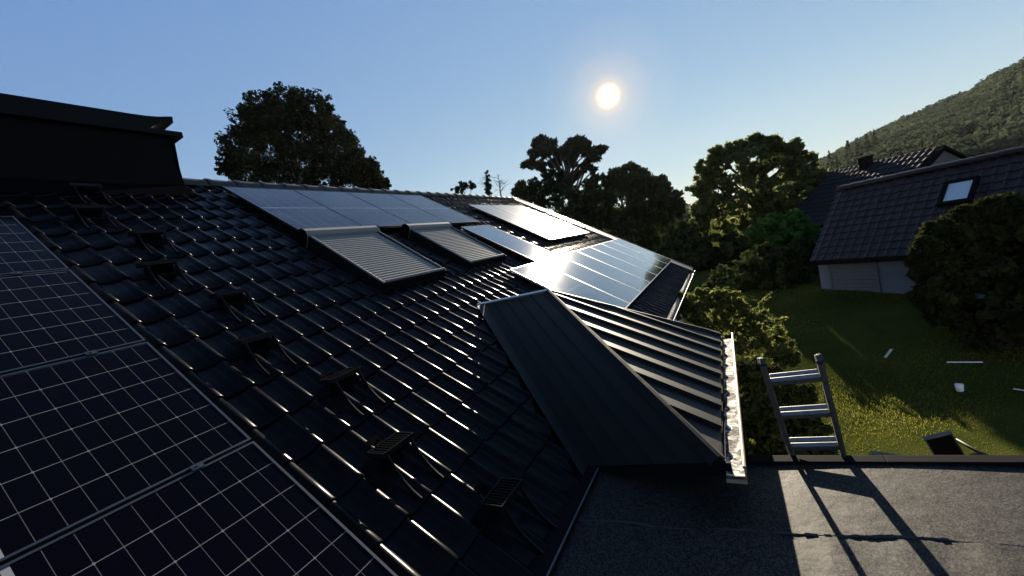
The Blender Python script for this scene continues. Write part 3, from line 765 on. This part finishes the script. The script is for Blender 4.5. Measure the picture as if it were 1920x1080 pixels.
# black crates and boards by the flat roof's edge
def open_crate(name, label, c, ax, d):
    t = thing(name, label, 'crate', c - np.array(ax[2])*d[2]/2); A = [np.array(a) for a in ax]; th = .018
    b = MB(); b.box(c-A[2]*(d[2]/2-th/2), (d[0], d[1], th), ax); b.build('bottom', M_BLACKB, t)
    b = MB()
    for s_ in (-1, 1):
        b.box(c+A[0]*s_*(d[0]/2-th/2)+A[2]*th/2, (th, d[1], d[2]-th), ax); b.box(c+A[1]*s_*(d[1]/2-th/2)+A[2]*th/2, (d[0]-2*th-.001, th, d[2]-th), ax)
    b.build('side_board', M_BLACKB, t)
    b = MB(); b.tube([c+A[0]*d[0]/2*s1+A[1]*d[1]/2*s2+A[2]*d[2]/2 for s1, s2 in ((-1,-1), (1,-1), (1,1), (-1,1), (-1,-1))], .011, 6); b.build('rim', M_FRAME_S, t)
def quad_board(name, label, cat, pts_px, X, th, m, rim=True):
    """a rigid rectangular board propped at distance X"""
    c = np.mean([onx(x, y, X) for x, y in pts_px], 0)
    e1 = onx(*pts_px[1], X)-onx(*pts_px[0], X); e2 = onx(*pts_px[3], X+.25)-onx(*pts_px[0], X)
    l1, l2 = np.linalg.norm(e1), np.linalg.norm(e2); e1 /= l1; e2 -= e1*(e1@e2); e2 /= np.linalg.norm(e2); nn = np.cross(e1, e2)
    t = thing(name, label, cat, (c[0], c[1], float(gz(c[0], c[1]))))
    b = MB(); b.box(c, (l1, l2, th), (e1, e2, nn)); b.build('panel', m, t)
    if rim:
        b = MB()
        for s_ in (-1, 1):
            b.box(c+e2*s_*(l2/2+.008), (l1+.032, .015, th+.012), (e1, e2, nn)); b.box(c+e1*s_*(l1/2+.008), (.015, l2, th+.012), (e1, e2, nn))
        b.build('rim', M_VERGE, t)
    return t
quad_board('black_board', 'tilted black square board propped on the lawn behind the flat roof', 'board', [(1738, 824), (1784, 813), (1812, 868), (1768, 880)], 7.0, .04, M_MATTE)
quad_board('dark_board', 'low dark board just showing above the flat roof edge beside the ladder', 'board', [(1624, 850), (1693, 860), (1700, 900), (1628, 892)], 6.6, .04, M_MATTE)
P, Q = on_lawn(1795, 838), on_lawn(1870, 866)
b = MB(); b.tube([P+[0,0,.12], (P+Q)/2+[0,0,.05], Q+[0,0,.03]], .022, 8); tag(b.build('black_hose', M_BLACKB, smooth=True), 'black pipe lying on the lit grass beside the tilted black board', 'pipe')

# ------------------------------------------------------------------ neighbouring houses
def pan_roof(name, P0, dr, dup, L, Wd, m, parent, tw=.30, tg=.34, h=.035, lift=.03):
    """tiled roof slope: P0 lower corner, dr along the eave, dup up the slope"""
    dr = np.array(dr); dup = np.array(dup); nn = np.cross(dr, dup); nn = nn if nn[2] > 0 else -nn
    b = MB(); prof = [(0,0), (.1,-.002), (.45,0), (.58,.55), (.72,1), (.86,.55), (1,0)]
    for c in range(int(L/tw)):
        for q in range(int(math.ceil(Wd/tg))):
            base = len(b.v); b0 = q*tg; b1 = min(b0+tg+.02, Wd)
            for bb, lf in ((b0+.003, -.3), (b0, 1), (b1, .05)):
                for pa, ph in prof: b.v.append(tuple(P0+dr*(c+pa)*tw+dup*bb+nn*(ph*h+lf*lift)))
            k = len(prof)
            for r_ in range(2):
                for i in range(k-1): b.face((base+r_*k+i, base+r_*k+i+1, base+(r_+1)*k+i+1, base+(r_+1)*k+i))
    return b.build(name, m, parent)
nb = thing('neighbour_house', 'neighbouring house with brown tiled roof and white wall across the lawn', 'house', (14, -6, 1))
phi = math.radians(48)
dn = np.array([-math.cos(phi), -math.sin(phi), 0]); pn = np.array([math.sin(phi), -math.cos(phi), 0])
Xn = 15.6
E0 = onx(1518, 490, Xn)                         # far lower corner of the roof
q = w(1572, 355); RC = CAM+q*(((E0-CAM)@dn)/(q@dn))     # far end of the ridge, square above that corner
SL = float(np.linalg.norm(RC-E0)); dup = (RC-E0)/SL; p_n = math.asin(dup[2])
nn = np.cross(dn, dup); nn = nn if nn[2] > 0 else -nn
LN = 15.0
nroof = pan_roof('roof', E0, dn, dup, LN, SL, M_NTILE, nb, tw=.23, tg=.245, h=.03, lift=.025)
b = MB()
b.hexa([E0-nn*.16, E0+dn*LN-nn*.16, E0+dn*LN+dup*SL-nn*.16, E0+dup*SL-nn*.16, E0-nn*.012, E0+dn*LN-nn*.012, E0+dn*LN+dup*SL-nn*.012, E0+dup*SL-nn*.012])
R1 = E0+dup*SL; dback = pn*math.cos(p_n)-np.array([0,0,1])*math.sin(p_n)
b.hexa([R1-[0,0,.12], R1+dn*LN-[0,0,.12], R1+dn*LN+dback*SL-[0,0,.12], R1+dback*SL-[0,0,.12], R1, R1+dn*LN, R1+dn*LN+dback*SL, R1+dback*SL])
b.build('roof_deck', M_NTILE, nroof)
b = MB()
for k in range(int(LN/.4)): 
    p = R1+dn*(.4*k)+[0,0,.0]; b.extrude([(.13*math.cos(t), .10*math.sin(t)) for t in np.linspace(-.2, PI+.2, 9)], p+[0,0,.012], p+dn*.43, pn, (0,0,1), caps=True)
b.build('ridge_tiles', M_NTILE, nroof)
gutter(E0-[0,0,.06], E0+dn*LN-[0,0,.06], .13, nb, m=M_FLASH, out=-pn)
# its wall (ground rises up to it) and gable
Wc0 = E0+pn*.30+dn*.04; zt2 = E0[2]+.05
b = MB(); Wl = LN-.6
b.hexa([Wc0*[1,1,0]+[0,0,-.5], (Wc0+dn*Wl)*[1,1,0]+[0,0,-.5], (Wc0+dn*Wl+pn*7)*[1,1,0]+[0,0,-.5], (Wc0+pn*7)*[1,1,0]+[0,0,-.5], Wc0*[1,1,0]+[0,0,zt2+.12], (Wc0+dn*Wl)*[1,1,0]+[0,0,zt2+.12], (Wc0+dn*Wl+pn*7)*[1,1,0]+[0,0,zt2+.12], (Wc0+pn*7)*[1,1,0]+[0,0,zt2+.12]])
gm = (R1+dn*.25)*[1,1,0]+[0,0,R1[2]-.2]
b.poly([Wc0*[1,1,0]+[0,0,zt2], (Wc0+pn*7)*[1,1,0]+[0,0,zt2], gm])
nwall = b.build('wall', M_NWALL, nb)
dr_ = MB(); Dc = Wc0+dn*.95-pn*.03; gzd = float(gz(Dc[0], Dc[1]))
for k in range(9): dr_.box((Dc*[1,1,0])+[0,0,gzd+.06+.12*k]+dn*0, (1.2, .03, .085), (dn, pn, (0,0,1)))
for s_ in (-.62, .62): dr_.box(Dc*[1,1,0]+[0,0,gzd+.55]+dn*s_, (.06, .05, 1.15), (dn, pn, (0,0,1)))
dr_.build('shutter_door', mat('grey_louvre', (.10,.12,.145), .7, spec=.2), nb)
# roof window of the neighbour
q0 = []
for px in ((1785, 348), (1834, 342), (1812, 377), (1771, 383)):
    q = w(*px); q0.append(CAM+q*((nn@(E0-CAM))/(nn@q)))
cw = np.mean(q0, 0); wa = abs((q0[1]-q0[0])@dn); wb = abs((q0[0]-q0[3])@dup); 
b = MB()
for s_ in (-1, 1):
    b.box(cw+dn*s_*(wa/2+.03)+nn*.07, (.08, wb+.16, .14), (dn, dup, nn)); b.box(cw+dup*s_*(wb/2+.04)+nn*.07, (wa-.03, .08, .14), (dn, dup, nn))
rw = b.build('roof_window', M_FLASH, nb); b = MB(); b.box(cw+nn*.09, (wa-.02, wb, .02), (dn, dup, nn)); b.build('pane', mat('pale_blue_glass', (.50,.56,.62), .1, spec=.8), rw)  # pane has a pale bluish base colour

# second house behind it
nb2 = thing('dark_roofed_house', 'darker house farther back with small chimney, above the neighbouring roof ridge', 'house', (26, -5, 1.5))
X2 = 26.0
rL = onx(1556, 322, X2+3); rR = onx(1772, 272, X2-2.2)
d2 = rR-rL; L2 = np.linalg.norm(d2); d2 /= L2; p2 = np.cross([0,0,1.], d2); p2 /= np.linalg.norm(p2); p2 = p2 if p2[0] < 0 else -p2   # towards us
dn2 = p2*.80 + np.array([0,0,-.6])
pan2 = MB(); E2 = rL + dn2*4.2
nroof2 = pan_roof('roof', E2, d2, -dn2, L2, 4.2, mat('dark_slate_tile', (.010,.009,.011), .7, spec=.2), nb2, h=.03)
b = MB(); db2 = -p2*.8+np.array([0,0,-.6])
n2 = np.cross(d2, -dn2); n2 = n2 if n2[2] > 0 else -n2
b.hexa([E2-n2*.15, E2+d2*L2-n2*.15, rR-n2*.15, rL-n2*.15, E2-n2*.012, E2+d2*L2-n2*.012, rR-n2*.012, rL-n2*.012])
b.hexa([rL-[0,0,.1], rR-[0,0,.1], rR+db2*4.2-[0,0,.1], rL+db2*4.2-[0,0,.1], rL, rR, rR+db2*4.2, rL+db2*4.2]); b.build('roof_deck', M_FLASH, nroof2)
b = MB(); 
for z_ in (0,):
    c0 = rL+dn2*3.8+d2*.2-[0,0,.1]; c1 = rR+dn2*3.8-d2*.15-[0,0,.1]; c2 = rR+db2*3.8-d2*.15-[0,0,.1]; c3 = rL+db2*3.8+d2*.2-[0,0,.1]
    b.hexa([(p_[0], p_[1], 0) for p_ in (c0, c1, c2, c3)]+[c0, c1, c2, c3])
    b.poly([c1, c2, rR-d2*.15-[0,0,.15]]); b.poly([c0, c3, rL+d2*.2-[0,0,.15]])
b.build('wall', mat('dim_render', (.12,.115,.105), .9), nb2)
cc = rL + d2*(L2*.42) + dn2*.25; b = MB(); b.box(cc+[0,0,.05], (.4,.4,.8), (d2, p2, (0,0,1))); b.box(cc+[0,0,.47], (.48,.48,.05), (d2, p2, (0,0,1))); b.build('chimney', M_CHIM, nroof2)

# ------------------------------------------------------------------ hill with woods
sky_pts = [(1440, 345), (1500, 322), (1535, 300), (1560, 292), (1600, 268), (1640, 248), (1700, 222), (1760, 196), (1830, 166), (1870, 140), (1920, 117), (1990, 88), (2080, 60), (2200, 40), (2400, 20)]
hx = np.array([p[0] for p in sky_pts], float); hy = np.array([p[1] for p in sky_pts], float)
HB, HT_ = 130., 330.
pxs = np.linspace(1380, 2400, 110); ts = np.linspace(0, 1.25, 46)
Vh = []; rows = []
def hill_point(px, t):
    py = np.interp(px, hx, hy)+7
    q = w(px, py); q = q/np.hypot(q[0], q[1]); top = CAM+q*HT_
    foot = CAM+np.array([q[0], q[1], 0])*HB; foot[2] = 3.0
    if t <= 1: s_ = t**1.05; P = foot+(top-foot)*t; P[2] = foot[2]+(top[2]-foot[2])*s_
    else: P = top+(top-foot)*(t-1)*1.0; P[2] = top[2]-(t-1)*40
    return P
for px in pxs:
    for t in ts: Vh.append(tuple(hill_point(px, t)))
nT = len(ts); Fh = [(i*nT+j, i*nT+j+1, (i+1)*nT+j+1, (i+1)*nT+j) for i in range(len(pxs)-1) for j in range(nT-1)]
me = bpy.data.meshes.new('hill'); me.from_pydata(Vh, [], Fh); me.materials.append(mat('hill_scrub', (.035,.045,.018), .95, spec=.1, noise=(.05, (.075,.065,.035), .5, .75, 8))); me.polygons.foreach_set('use_smooth', [True]*len(Fh))
hill = bpy.data.objects.new('hill', me); COL.objects.link(hill); tag(hill, kind='structure')
C = []; R = []; T = []
for _ in range(2600):
    px = 1440+rng.random()*560; t = rng.random()**.8*1.02
    P = hill_point(px, t); s_ = .5+.7*rng.random()
    bare = math.sin(px*.021+t*9)+math.sin(px*.013-t*17)
    if bare > 1.25 and rng.random() < .8: continue
    C.append(P+[0,0,1.4*s_]); R.append(3.2*s_*(.6+.3*t)); T.append(np.clip(.5+.35*math.sin(px*.03+t*11)+.2*rng.normal(), 0, 1))
M_WOOD = leaf_mat('hill_wood_leaf', (.030,.044,.026), (.055,.070,.042), .35)  # leaf colour lightened and turned bluish to imitate distance haze
wood = leaf_cloud('hillside_wood', M_WOOD, C, R, 70, .75, tint=T, shell=.4); tag(wood, kind='stuff')
# single conifers on the skyline of the hill
M_FIR = leaf_mat('fir_needles', (.020,.032,.018), (.035,.045,.022), .15)
def fir(px, py_top, py_base, X, label, name='fir_tree', group='firs at the foot of the hill skyline'):
    top = onx(px, py_top, X); base_ = onx(px, py_base, X); h = np.linalg.norm(top-base_)
    t = thing(name, label, 'fir', base_, group); C = []; R = []
    for i in range(60):
        k = rng.random(); wd = h*.20*(1-k)+.1; a = rng.random()*2*PI; q = wd*rng.random()**.5
        C.append(base_+[q*math.cos(a), q*math.sin(a), h*k]); R.append(h*.055*(1.25-k))
    leaf_cloud('crown', M_FIR, C, R, 22, h*.035, t, flat=.6)
    b = MB(); b.tube([base_-[0,0,2], base_+[0,0,h*.97]], [h*.025, h*.004], 6); b.build('trunk', M_BARK, t)
for i, (px, yt, yb) in enumerate(((1558, 281, 312), (1571, 287, 312), (1594, 262, 300), (1612, 257, 292), (1628, 250, 284), (1643, 243, 276))):
    fir(px, yt, yb, 150+i*4, ['pointed fir at the left foot of the hill', 'small fir right of the leftmost pointed fir', 'tall fir third from the left on the hill skyline', 'fir fourth from the left on the hill skyline', 'fir fifth from the left on the hill skyline', 'bushy fir rightmost on the lower hill skyline'][i])

# ------------------------------------------------------------------ trees
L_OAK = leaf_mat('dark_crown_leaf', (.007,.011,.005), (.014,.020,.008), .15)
L_PINE = leaf_mat('pine_needles', (.022,.030,.018), (.04,.045,.025), .15)
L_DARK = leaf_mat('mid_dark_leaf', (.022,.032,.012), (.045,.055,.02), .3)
L_LIT = leaf_mat('walnut_leaf', (.062,.085,.026), (.145,.155,.055), .6)
L_GREEN = leaf_mat('green_bush_leaf', (.04,.10,.02), (.07,.15,.03), .5)
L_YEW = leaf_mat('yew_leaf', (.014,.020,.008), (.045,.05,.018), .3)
L_SHRUB = leaf_mat('shrub_leaf', (.06,.085,.02), (.17,.17,.06), .55)

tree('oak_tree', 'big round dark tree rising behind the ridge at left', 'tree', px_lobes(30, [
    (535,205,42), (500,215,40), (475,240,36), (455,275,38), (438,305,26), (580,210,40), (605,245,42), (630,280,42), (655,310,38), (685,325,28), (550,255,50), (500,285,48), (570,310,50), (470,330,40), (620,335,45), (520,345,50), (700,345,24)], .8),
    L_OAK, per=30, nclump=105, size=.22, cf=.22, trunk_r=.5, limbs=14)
tree('young_tree', 'small rounded treetop right of the big dark tree, peeping over the ridge', 'tree', px_lobes(26, [(716,343,12), (724,347,9)]), L_OAK, nclump=14, size=.16, per=18, trunk_r=.08)
def bare_top(px, yt, yb, X, label, leafy):
    top = onx(px, yt, X); bs_ = onx(px+5, yb, X); t = thing('bare_tree', label, 'tree', (bs_[0], bs_[1], float(gz(bs_[0], bs_[1])))); b = MB()
    g0_ = np.array([bs_[0], bs_[1], float(gz(bs_[0], bs_[1]))]); b.tube([g0_, bs_, top], [.12, .05, .012], 7)
    for i in range(16):
        k = rng.random(); p = bs_+(top-bs_)*k; a = rng.random()*2*PI; L = (.9-.6*k)*(.5+rng.random())
        q = p+np.array([math.cos(a)*L*.6, math.sin(a)*L*.6, L*.35]); b.tube([p, (p+q)/2+[0,0,.05], q], [.016, .011, .005], 5)
        for _ in range(2): q2 = q+rng.normal(size=3)*.25; b.tube([(p+q)/2, q2], [.009, .004], 4)
    b.build('trunk', M_BARK, t)
    if leafy:
        C = [bs_+(top-bs_)*k+rng.normal(size=3)*.08 for k in np.linspace(.1, .95, 26)]; leaf_cloud('crown', L_PINE, C, [.22*(1.1-k) for k in np.linspace(0, 1, 26)], 26, .10, t)
bare_top(912, 322, 366, 24, 'narrow dark spire of a treetop above the ridge', True)
bare_top(934, 326, 366, 25, 'bare thin treetop with twigs above the ridge, right of the narrow spire', False)
tree('low_tree', 'sparse leafy treetop above the ridge left of the narrow spire', 'tree', px_lobes(23, [(868,352,11), (884,347,7), (855,356,7)]), L_DARK, nclump=12, size=.15, per=12, trunk_r=.06)
# pine: separate tufts at the ends of limbs
pl_ = px_lobes(50, [(1008,268,12), (1020,262,10), (1034,270,13), (1003,285,11), (1022,288,13), (1048,280,12), (1072,268,12), (1086,264,10), (1098,270,10), (1060,288,14), (1082,285,15), (1104,285,13), (1122,282,10), (1132,279,6), (1112,296,11), (997,307,9), (986,308,7), (1012,308,10), (1040,304,11), (1070,305,12), (1098,312,10), (1110,320,8), (1028,325,11), (1052,325,10), (1015,318,8), (1080,330,10), (1040,343,12), (1065,348,12)], 1.6)
tree('pine_tree', 'spreading pine with tufted flat top standing above the dark trees', 'pine', pl_, L_PINE, per=34, nclump=12, size=.26, cf=.42, trunk_r=.42, limbs=28, aspect=2.4, up=.6, flat=.75)
tree('hedge_tree', 'low dark tree at the far roof corner left of the pine trunk', 'tree', px_lobes(44, [(985,356,20), (1010,352,22), (1035,362,26), (1000,375,24), (1060,378,30), (970,360,9)]), L_DARK, per=26, nclump=34, size=.28)
tree('broad_tree', 'broad dark tree right of the pine with ragged top', 'tree', px_lobes(48, [(1180,326,20), (1155,340,24), (1200,345,28), (1120,352,26), (1235,350,22), (1165,375,40), (1220,385,42), (1255,378,22), (1110,390,40), (1170,430,60), (1230,440,52), (1080,405,36), (1130,450,50), (1268,392,14)]), L_DARK, per=28, nclump=62, size=.32, cf=.24, trunk_r=.4, limbs=12)
tree('walnut_tree', 'sunlit leafy tree with gaps, between the dark trees and the neighbouring roof', 'tree', px_lobes(30, [
    (1415,272,18), (1378,282,20), (1345,292,18), (1330,315,22), (1450,275,18), (1485,278,16), (1400,305,34), (1450,310,34), (1500,310,28), (1525,335,24), (1540,360,16), (1318,350,22), (1345,350,32), (1400,360,42), (1455,360,42), (1500,375,34), (1530,385,22), (1322,390,22), (1360,405,36), (1430,410,36), (1310,420,18), (1480,415,26)], .7),
    L_LIT, per=22, nclump=46, size=.21, cf=.22, trunk_r=.35, limbs=16)
tree('round_bush', 'bright green rounded bush below the sunlit leafy tree', 'bush', px_lobes(20, [(1455,432,34), (1490,425,30), (1425,440,22), (1515,440,20), (1470,462,40)]), L_GREEN, per=28, nclump=60, size=.12, cf=.22, trunk_r=.1)
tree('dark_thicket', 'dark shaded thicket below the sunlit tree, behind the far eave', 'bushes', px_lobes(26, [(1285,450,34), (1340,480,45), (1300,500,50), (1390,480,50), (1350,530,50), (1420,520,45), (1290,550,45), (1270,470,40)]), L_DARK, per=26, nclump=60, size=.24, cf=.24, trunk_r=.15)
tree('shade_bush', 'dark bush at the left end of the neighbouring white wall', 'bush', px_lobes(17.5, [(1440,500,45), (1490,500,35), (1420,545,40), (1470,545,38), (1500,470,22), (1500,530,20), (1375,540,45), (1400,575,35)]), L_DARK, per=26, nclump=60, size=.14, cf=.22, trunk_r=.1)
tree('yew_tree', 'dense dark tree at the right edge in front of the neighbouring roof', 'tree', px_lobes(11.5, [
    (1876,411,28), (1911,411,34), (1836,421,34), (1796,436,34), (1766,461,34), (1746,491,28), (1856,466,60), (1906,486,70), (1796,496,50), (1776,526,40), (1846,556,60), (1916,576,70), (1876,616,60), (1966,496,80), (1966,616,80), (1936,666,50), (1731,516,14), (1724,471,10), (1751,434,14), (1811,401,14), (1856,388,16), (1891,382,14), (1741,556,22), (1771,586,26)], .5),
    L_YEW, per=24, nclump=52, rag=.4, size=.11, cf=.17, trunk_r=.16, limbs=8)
# shrub beside the gutter
tree('flowering_shrub', 'sunlit leafy shrub beside the far end of the metal gutter', 'shrub', px_lobes(9.6, [
    (1300,562,22), (1330,556,20), (1360,560,20), (1290,590,24), (1335,588,32), (1380,590,30), (1415,605,26), (1440,630,28), (1465,655,24), (1400,640,34), (1440,680,30), (1350,620,34), (1385,570,12), (1478,670,16)], .6),
    L_SHRUB, per=18, nclump=34, rag=.35, size=.065, cf=.22, trunk_r=.03, limbs=10, base=(9.7, .4))
def sprig(px, py, qx, qy, X, label):
    p = onx(px, py, X); q = onx(qx, qy, X); t = thing('shrub_shoot', label, 'shoot', p, 'shoots rising out of the sunlit shrub'); b = MB()
    m_ = (p+q)/2+rng.normal(size=3)*.03; b.tube([p, m_, q], [.006, .005, .002], 5); b.build('stem', M_BARK, t)
    leaf_cloud('leaves', L_SHRUB, [p+(q-p)*k for k in np.linspace(.15, 1, 12)], [.045]*12, 5, .05, t)
sprig(1408, 590, 1444, 550, 9.4, 'long leafy shoot, tallest above the sunlit shrub')
sprig(1430, 610, 1470, 597, 9.2, 'lower leafy shoot leaning right over the lawn from the sunlit shrub')
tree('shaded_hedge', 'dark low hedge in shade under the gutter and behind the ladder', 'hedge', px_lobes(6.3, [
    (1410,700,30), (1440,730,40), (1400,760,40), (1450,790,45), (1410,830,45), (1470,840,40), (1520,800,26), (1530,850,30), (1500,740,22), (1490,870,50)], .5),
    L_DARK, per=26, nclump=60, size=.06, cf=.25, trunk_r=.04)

C = []; R = []
for _ in range(900):
    a_ = math.radians(4+rng.random()*52); d_ = 120+rng.random()*60
    x, y = d_*math.cos(a_), d_*math.sin(a_); C.append((x, y, float(gz(x, y))+rng.random()**1.5*6)); R.append(2.5+2*rng.random())
far = leaf_cloud('distant_wood', M_WOOD, C, R, 40, 1.2, shell=.4); tag(far, kind='stuff')

# ------------------------------------------------------------------ grass blades on the lawn
ng = 150000
gx = 5.0+rng.random(ng)**.9*13; gy = -8.5+rng.random(ng)*10.2
ga = rng.random(ng)*2*PI; gh = .02+.035*rng.random(ng); gw = .004+.004*rng.random(ng)
P = np.stack([gx, gy, gz(gx, gy)-.005], 1); ca, sa = np.cos(ga), np.sin(ga)
A_ = P+np.stack([ca*gw, sa*gw, 0*gw], 1); B_ = P-np.stack([ca*gw, sa*gw, 0*gw], 1); lean = rng.normal(size=(ng, 2))*.015
C_ = P+np.stack([lean[:, 0], lean[:, 1], gh], 1)
Vg = np.stack([A_, B_, C_], 1).reshape(-1, 3)
me = bpy.data.meshes.new('grass'); me.vertices.add(3*ng); me.vertices.foreach_set('co', Vg.ravel()); me.loops.add(3*ng); me.loops.foreach_set('vertex_index', np.arange(3*ng, dtype=np.int32))
me.polygons.add(ng); me.polygons.foreach_set('loop_start', np.arange(ng, dtype=np.int32)*3); me.update(calc_edges=True)
a = me.attributes.new('tint', 'FLOAT', 'FACE'); pt = .5+.28*np.sin(gx*1.7+1.3*np.sin(gy*1.1))+.25*np.sin(gy*2.3+1.9*np.sin(gx*.8)); a.data.foreach_set('value', np.clip(pt+.25*rng.normal(size=ng), 0, 1).astype(np.float32))
me.materials.append(leaf_mat('grass_blade', (.060,.078,.014), (.19,.19,.036), .5))
grass = bpy.data.objects.new('grass', me); COL.objects.link(grass); tag(grass, kind='stuff')

# ------------------------------------------------------------------ thin summer haze
hz = MB(); hz.box((345, 0, 89), (1330, 1640, 182)); hm = bpy.data.materials.new('summer_haze'); hm.use_nodes = True; ht = hm.node_tree
ht.nodes.remove(ht.nodes['Principled BSDF']); pv = N(ht, 'ShaderNodeVolumePrincipled'); pv.inputs['Color'].default_value = (.92,.95,1,1)
pv.inputs['Density'].default_value = .000042; pv.inputs['Anisotropy'].default_value = .35
ht.links.new(pv.outputs[0], ht.nodes['Material Output'].inputs['Volume'])
haze = hz.build('haze', hm); tag(haze, kind='stuff')
